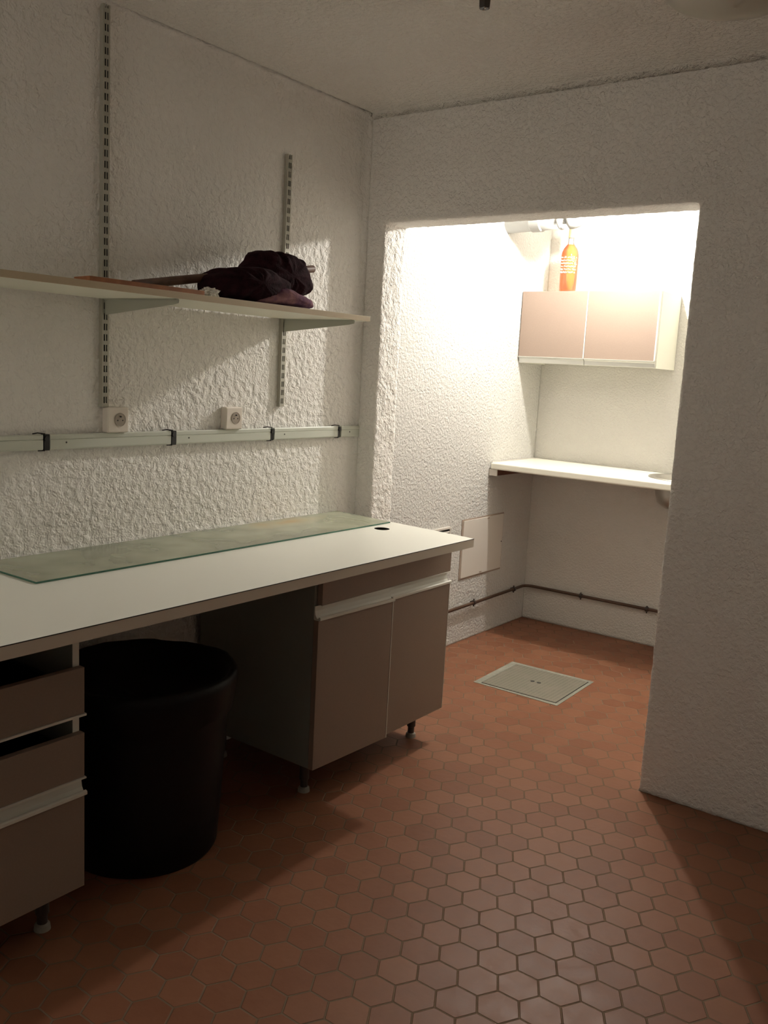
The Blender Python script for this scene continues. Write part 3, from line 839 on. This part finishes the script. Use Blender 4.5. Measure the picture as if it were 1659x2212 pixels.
def wall_cabinet():
    x0, x1, yf, z0, z1 = -0.046, 0.735, 4.51, 1.527, 1.915
    t = thing('wall_cabinet', 'double-door beige wall cabinet hung in the alcove below the bottle', 'cabinet', ((x0 + x1) / 2, (yf + YB) / 2, z0))
    bm = bmesh.new()
    box(bm, x0, x0 + 0.018, yf + 0.022, YB - 0.004, z0, z1); box(bm, x1 - 0.018, x1, yf + 0.022, YB - 0.004, z0, z1)
    box(bm, x0 + 0.018, x1 - 0.018, yf + 0.022, YB - 0.004, z1 - 0.018, z1); box(bm, x0 + 0.018, x1 - 0.018, yf + 0.03, YB - 0.004, z0 + 0.005, z0 + 0.023)
    box(bm, x0 + 0.018, x1 - 0.018, YB - 0.012, YB - 0.004, z0 + 0.023, z1 - 0.018)
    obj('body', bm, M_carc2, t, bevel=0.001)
    xm = 0.345
    for a, b in ((x0, xm - 0.0015), (xm + 0.0015, x1 - 0.002)):
        d = obj('door', BOX(a, b, yf, yf + 0.020, z0 + 0.037, z1), M_door, t, bevel=0.0015)
        bm = bmesh.new()
        yv = yf
        pts = [(yv - 0.004, z0 + 0.037), (yv - 0.004, z0 + 0.0335), (yv + 0.004, z0 + 0.031), (yv + 0.010, z0 + 0.024), (yv + 0.012, z0 + 0.004), (yv + 0.016, z0 + 0.001), (yv + 0.020, z0 + 0.001), (yv + 0.020, z0 + 0.037)]
        prism(bm, pts, 'x', a, b); obj('handle', bm, M_alu, d)
        obj('edge_strip', BOX(b - 0.0035 if b < 0.4 else b - 0.005, b + 0.001, yf - 0.0008, yf + 0.019, z0 + 0.0375, z1 - 0.001), M_prof, d)
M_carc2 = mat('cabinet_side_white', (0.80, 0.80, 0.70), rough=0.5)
wall_cabinet()

def bottle():
    c = (0.178, 4.595); zb = 1.9155
    t = thing('wine_bottle', 'orange wine bottle with white handwriting standing on the alcove wall cabinet', 'bottle', (c[0], c[1], zb))
    S = 1.06
    prof = [(0.030, 0.0), (0.042, 0.003), (0.0450, 0.012), (0.0462, 0.06), (0.0468, 0.150), (0.0468, 0.192), (0.0440, 0.212), (0.0365, 0.231), (0.0250, 0.246), (0.0175, 0.256), (0.0158, 0.268), (0.0150, 0.325)]
    bm = bmesh.new(); lathe(bm, [(0.0006, zb + 0.012), (0.020, zb + 0.010)] + [(r, zb + z) for r, z in prof], c, 48, cap=False)
    obj('glass', bm, M_bglass, t, smooth=True)
    liq = [(0.0006, 0.016), (0.026, 0.012), (0.040, 0.008), (0.0438, 0.016), (0.0450, 0.06), (0.0456, 0.150), (0.0456, 0.191), (0.0428, 0.211), (0.0353, 0.229), (0.0240, 0.244), (0.0175, 0.252), (0.0006, 0.252)]
    bm = bmesh.new(); lathe(bm, [(r, zb + z) for r, z in liq], c, 48, cap=False)
    obj('wine', bm, M_wine, t, smooth=True)
    bm = bmesh.new(); lathe(bm, [(0.0165, zb + 0.287), (0.0168, zb + 0.288), (0.0165, zb + 0.346), (0.0145, zb + 0.350)], c, 32)
    obj('capsule', bm, M_cap, t, smooth=True)
    # white cursive lines round the front of the bottle (pen strokes laid on the glass)
    bm = bmesh.new(); rnd = random.Random(4)
    for row in range(6):
        z = zb + 0.182 - row * 0.0155
        a = -2.35; end = -0.25 if row % 2 == 0 else -0.35
        big = False
        ph = 0.0; pts = []
        run = 0; amp = 0.0022
        while a < end:
            if run <= 0:
                run = rnd.randint(14, 40); amp = rnd.choice((0.0026, 0.0036, 0.0055)) * (1.25 if a > -1.3 else 0.8)
                if pts and rnd.random() < 0.45:
                    if len(pts) > 2: tube(bm, pts, 0.00085, 4)
                    pts = []; a += 0.10
            ph += 0.75; a += 0.020; run -= 1
            zz = z + amp * math.sin(ph) + 0.0012 * math.sin(ph * 0.37)
            aa = a + 0.035 * math.cos(ph) * (0.6 + amp * 120)
            r = 0.0474
            pts.append((c[0] + r * math.cos(aa), c[1] + r * math.sin(aa), zz))
        if len(pts) > 2: tube(bm, pts, 0.00085, 4)
    obj('lettering', bm, M_white, t)
bottle()

def drain_pipe():
    y, z, r = 4.312, 2.247, 0.052
    t = thing('ventilation_pipe', 'thick white plastic pipe with collars below the alcove ceiling', 'pipe', (0.1, y, z))
    bm = bmesh.new(); tube(bm, [(XA - 0.01, y, z), (0.32, y, z + 0.012)], r, 40); obj('straight_pipe', bm, M_pipewhite, t, smooth=True)
    for x0, x1 in ((0.085, 0.150), (0.245, 0.262)):
        bm = bmesh.new(); k = 0.012 * (x0 + 0.05) / 0.37
        tube(bm, [(x0, y, z + k), (x0 + 0.006, y, z + k), (x1 - 0.006, y, z + k), (x1, y, z + k)], [r + 0.001, r + 0.005, r + 0.005, r + 0.001], 40); obj('collar', bm, M_pipewhite, t, smooth=False)
    pts = []
    for k in range(13):
        a = k / 12 * math.pi / 2
        pts.append((0.300 + 0.062 * math.sin(a), y, z + 0.012 + 0.062 * (1 - math.cos(a))))
    pts.append((0.362, y, ZC + 0.004))
    bm = bmesh.new(); tube(bm, pts, r + 0.007, 40); obj('elbow', bm, M_pipewhite, t, smooth=True)
drain_pipe()

def brown_pipe():
    z = 0.208; r = 0.0085; off = 0.020
    t = thing('water_pipe', 'thin brown pipe clipped low along the left and back alcove walls', 'pipe', (XA, YB, z))
    xl, yb = XA + off, YB - off
    pts = [(xl, 3.20, z - 0.004), (xl, 4.0, z - 0.004)] + [(xl, yb - 0.05, z)]
    for k in range(1, 8):
        a = k / 8 * math.pi / 2
        pts.append((xl + 0.05 * (1 - math.cos(a)), yb - 0.05 + 0.05 * math.sin(a), z))
    pts += [(xl + 0.05, yb, z), (0.9, yb, z + 0.004), (1.79, yb, z + 0.006)]
    bm = bmesh.new(); tube(bm, pts, r, 14); obj('pipe_run', bm, M_pipe, t, smooth=True)
    for y in (3.62, 4.185, 4.640):
        bm = bmesh.new(); tube(bm, [(xl, y - 0.007, z - 0.002), (xl, y + 0.007, z - 0.002)], 0.0135, 14); box(bm, XA - 0.002, xl, y - 0.006, y + 0.006, z - 0.008, z + 0.004)
        tube(bm, [(xl, y, z + 0.008), (xl, y, z + 0.020)], 0.004, 8); tube(bm, [(xl, y, z - 0.012), (xl, y, z - 0.022)], 0.004, 8)
        obj('pipe_clip', bm, M_leg, t)
    for x in (0.328, 0.724, 1.2):
        bm = bmesh.new(); tube(bm, [(x - 0.007, yb, z + 0.002), (x + 0.007, yb, z + 0.002)], 0.0135, 14); box(bm, x - 0.006, x + 0.006, yb, YB + 0.002, z - 0.006, z + 0.006)
        tube(bm, [(x, yb, z + 0.008), (x, yb, z + 0.022)], 0.004, 8); tube(bm, [(x, yb, z - 0.012), (x, yb, z - 0.020)], 0.004, 8)
        obj('pipe_clip', bm, M_leg, t)
brown_pipe()

def access_panel():
    t = thing('access_panel', 'flush white access panel in left alcove wall right of the worktop end', 'panel', (XA, 4.25, 0.358))
    x = XA + 0.003
    obj('frame', BOX(XA - 0.004, x, 4.035, 4.485, 0.350, 0.682), M_gap, t)
    obj('door', BOX(XA, x + 0.0035, 4.050, 4.478, 0.360, 0.674), M_panel, t, bevel=0.001)
    for y in (4.265,):
        for z in (0.366, 0.664):
            bm = BOX(x + 0.003, x + 0.006, y + (0.03 if z > 0.5 else -0.02), y + (0.05 if z > 0.5 else 0.0), z, z + 0.005); obj('latch', bm, M_gap, t)
    bm = bmesh.new(); tube(bm, [(x + 0.002, 4.468, 0.515), (x + 0.0055, 4.468, 0.515)], 0.004, 12); obj('screw', bm, M_leg, t)
M_gap = mat('panel_gap', (0.33, 0.26, 0.21), rough=0.8)
access_panel()

def vent():
    t = thing('ventilation_grille', 'white slatted vent grille in alcove wall peeping above the worktop corner', 'vent grille', (XA, 3.80, 0.50))
    y0, y1, z0, z1 = 3.69, 3.915, 0.495, 0.660
    bm = bmesh.new()
    x = XA + 0.002
    box(bm, x - 0.004, x + 0.008, y0, y1, z1 - 0.010, z1); box(bm, x - 0.004, x + 0.008, y0, y1, z0, z0 + 0.010)
    box(bm, x - 0.004, x + 0.008, y0, y0 + 0.012, z0 + 0.01, z1 - 0.01); box(bm, x - 0.004, x + 0.008, y1 - 0.006, y1, z0 + 0.01, z1 - 0.01)
    obj('frame', bm, M_panel, t)
    obj('duct', BOX(x - 0.004, x + 0.0015, y0 + 0.012, y1 - 0.006, z0 + 0.01, z1 - 0.01), M_black, t)
    bm = bmesh.new(); z = z0 + 0.018
    while z < z1 - 0.014:
        prism(bm, [(x + 0.002, z), (x + 0.007, z - 0.004), (x + 0.007, z - 0.001), (x + 0.002, z + 0.003)], 'y', y0 + 0.012, y1 - 0.006); z += 0.0135
    obj('slats', bm, M_panel, t)
vent()

def manhole():
    t = thing('inspection_cover', 'square grey metal inspection cover with two holes set in alcove floor', 'manhole cover', (0.566, 3.79, 0))
    outer = [(0.350, 3.582), (0.334, 3.992), (0.775, 4.008), (0.786, 3.582)]
    bm = bmesh.new(); prism(bm, outer, 'z', -0.01, 0.0022); obj('cement_surround', bm, M_cement, t)
    inner = [(0.386, 3.600), (0.376, 3.962), (0.756, 3.980), (0.765, 3.610)]
    bm = bmesh.new(); prism(bm, [(p[0] + (-0.004 if p[0] < 0.5 else 0.004), p[1] + (-0.004 if p[1] < 3.8 else 0.004)) for p in inner], 'z', 0.0, 0.0026); obj('seam', bm, M_slot, t)
    bm = bmesh.new(); prism(bm, inner, 'z', 0.0, 0.0045); obj('cover_plate', bm, M_manhole, t)
    bm = bmesh.new()
    for x, y in ((0.555, 3.790), (0.588, 3.792)): lathe(bm, [(0.0105, 0.003), (0.0105, 0.0050)], (x, y), 20)
    obj('lifting_holes', bm, M_slot, t)
manhole()
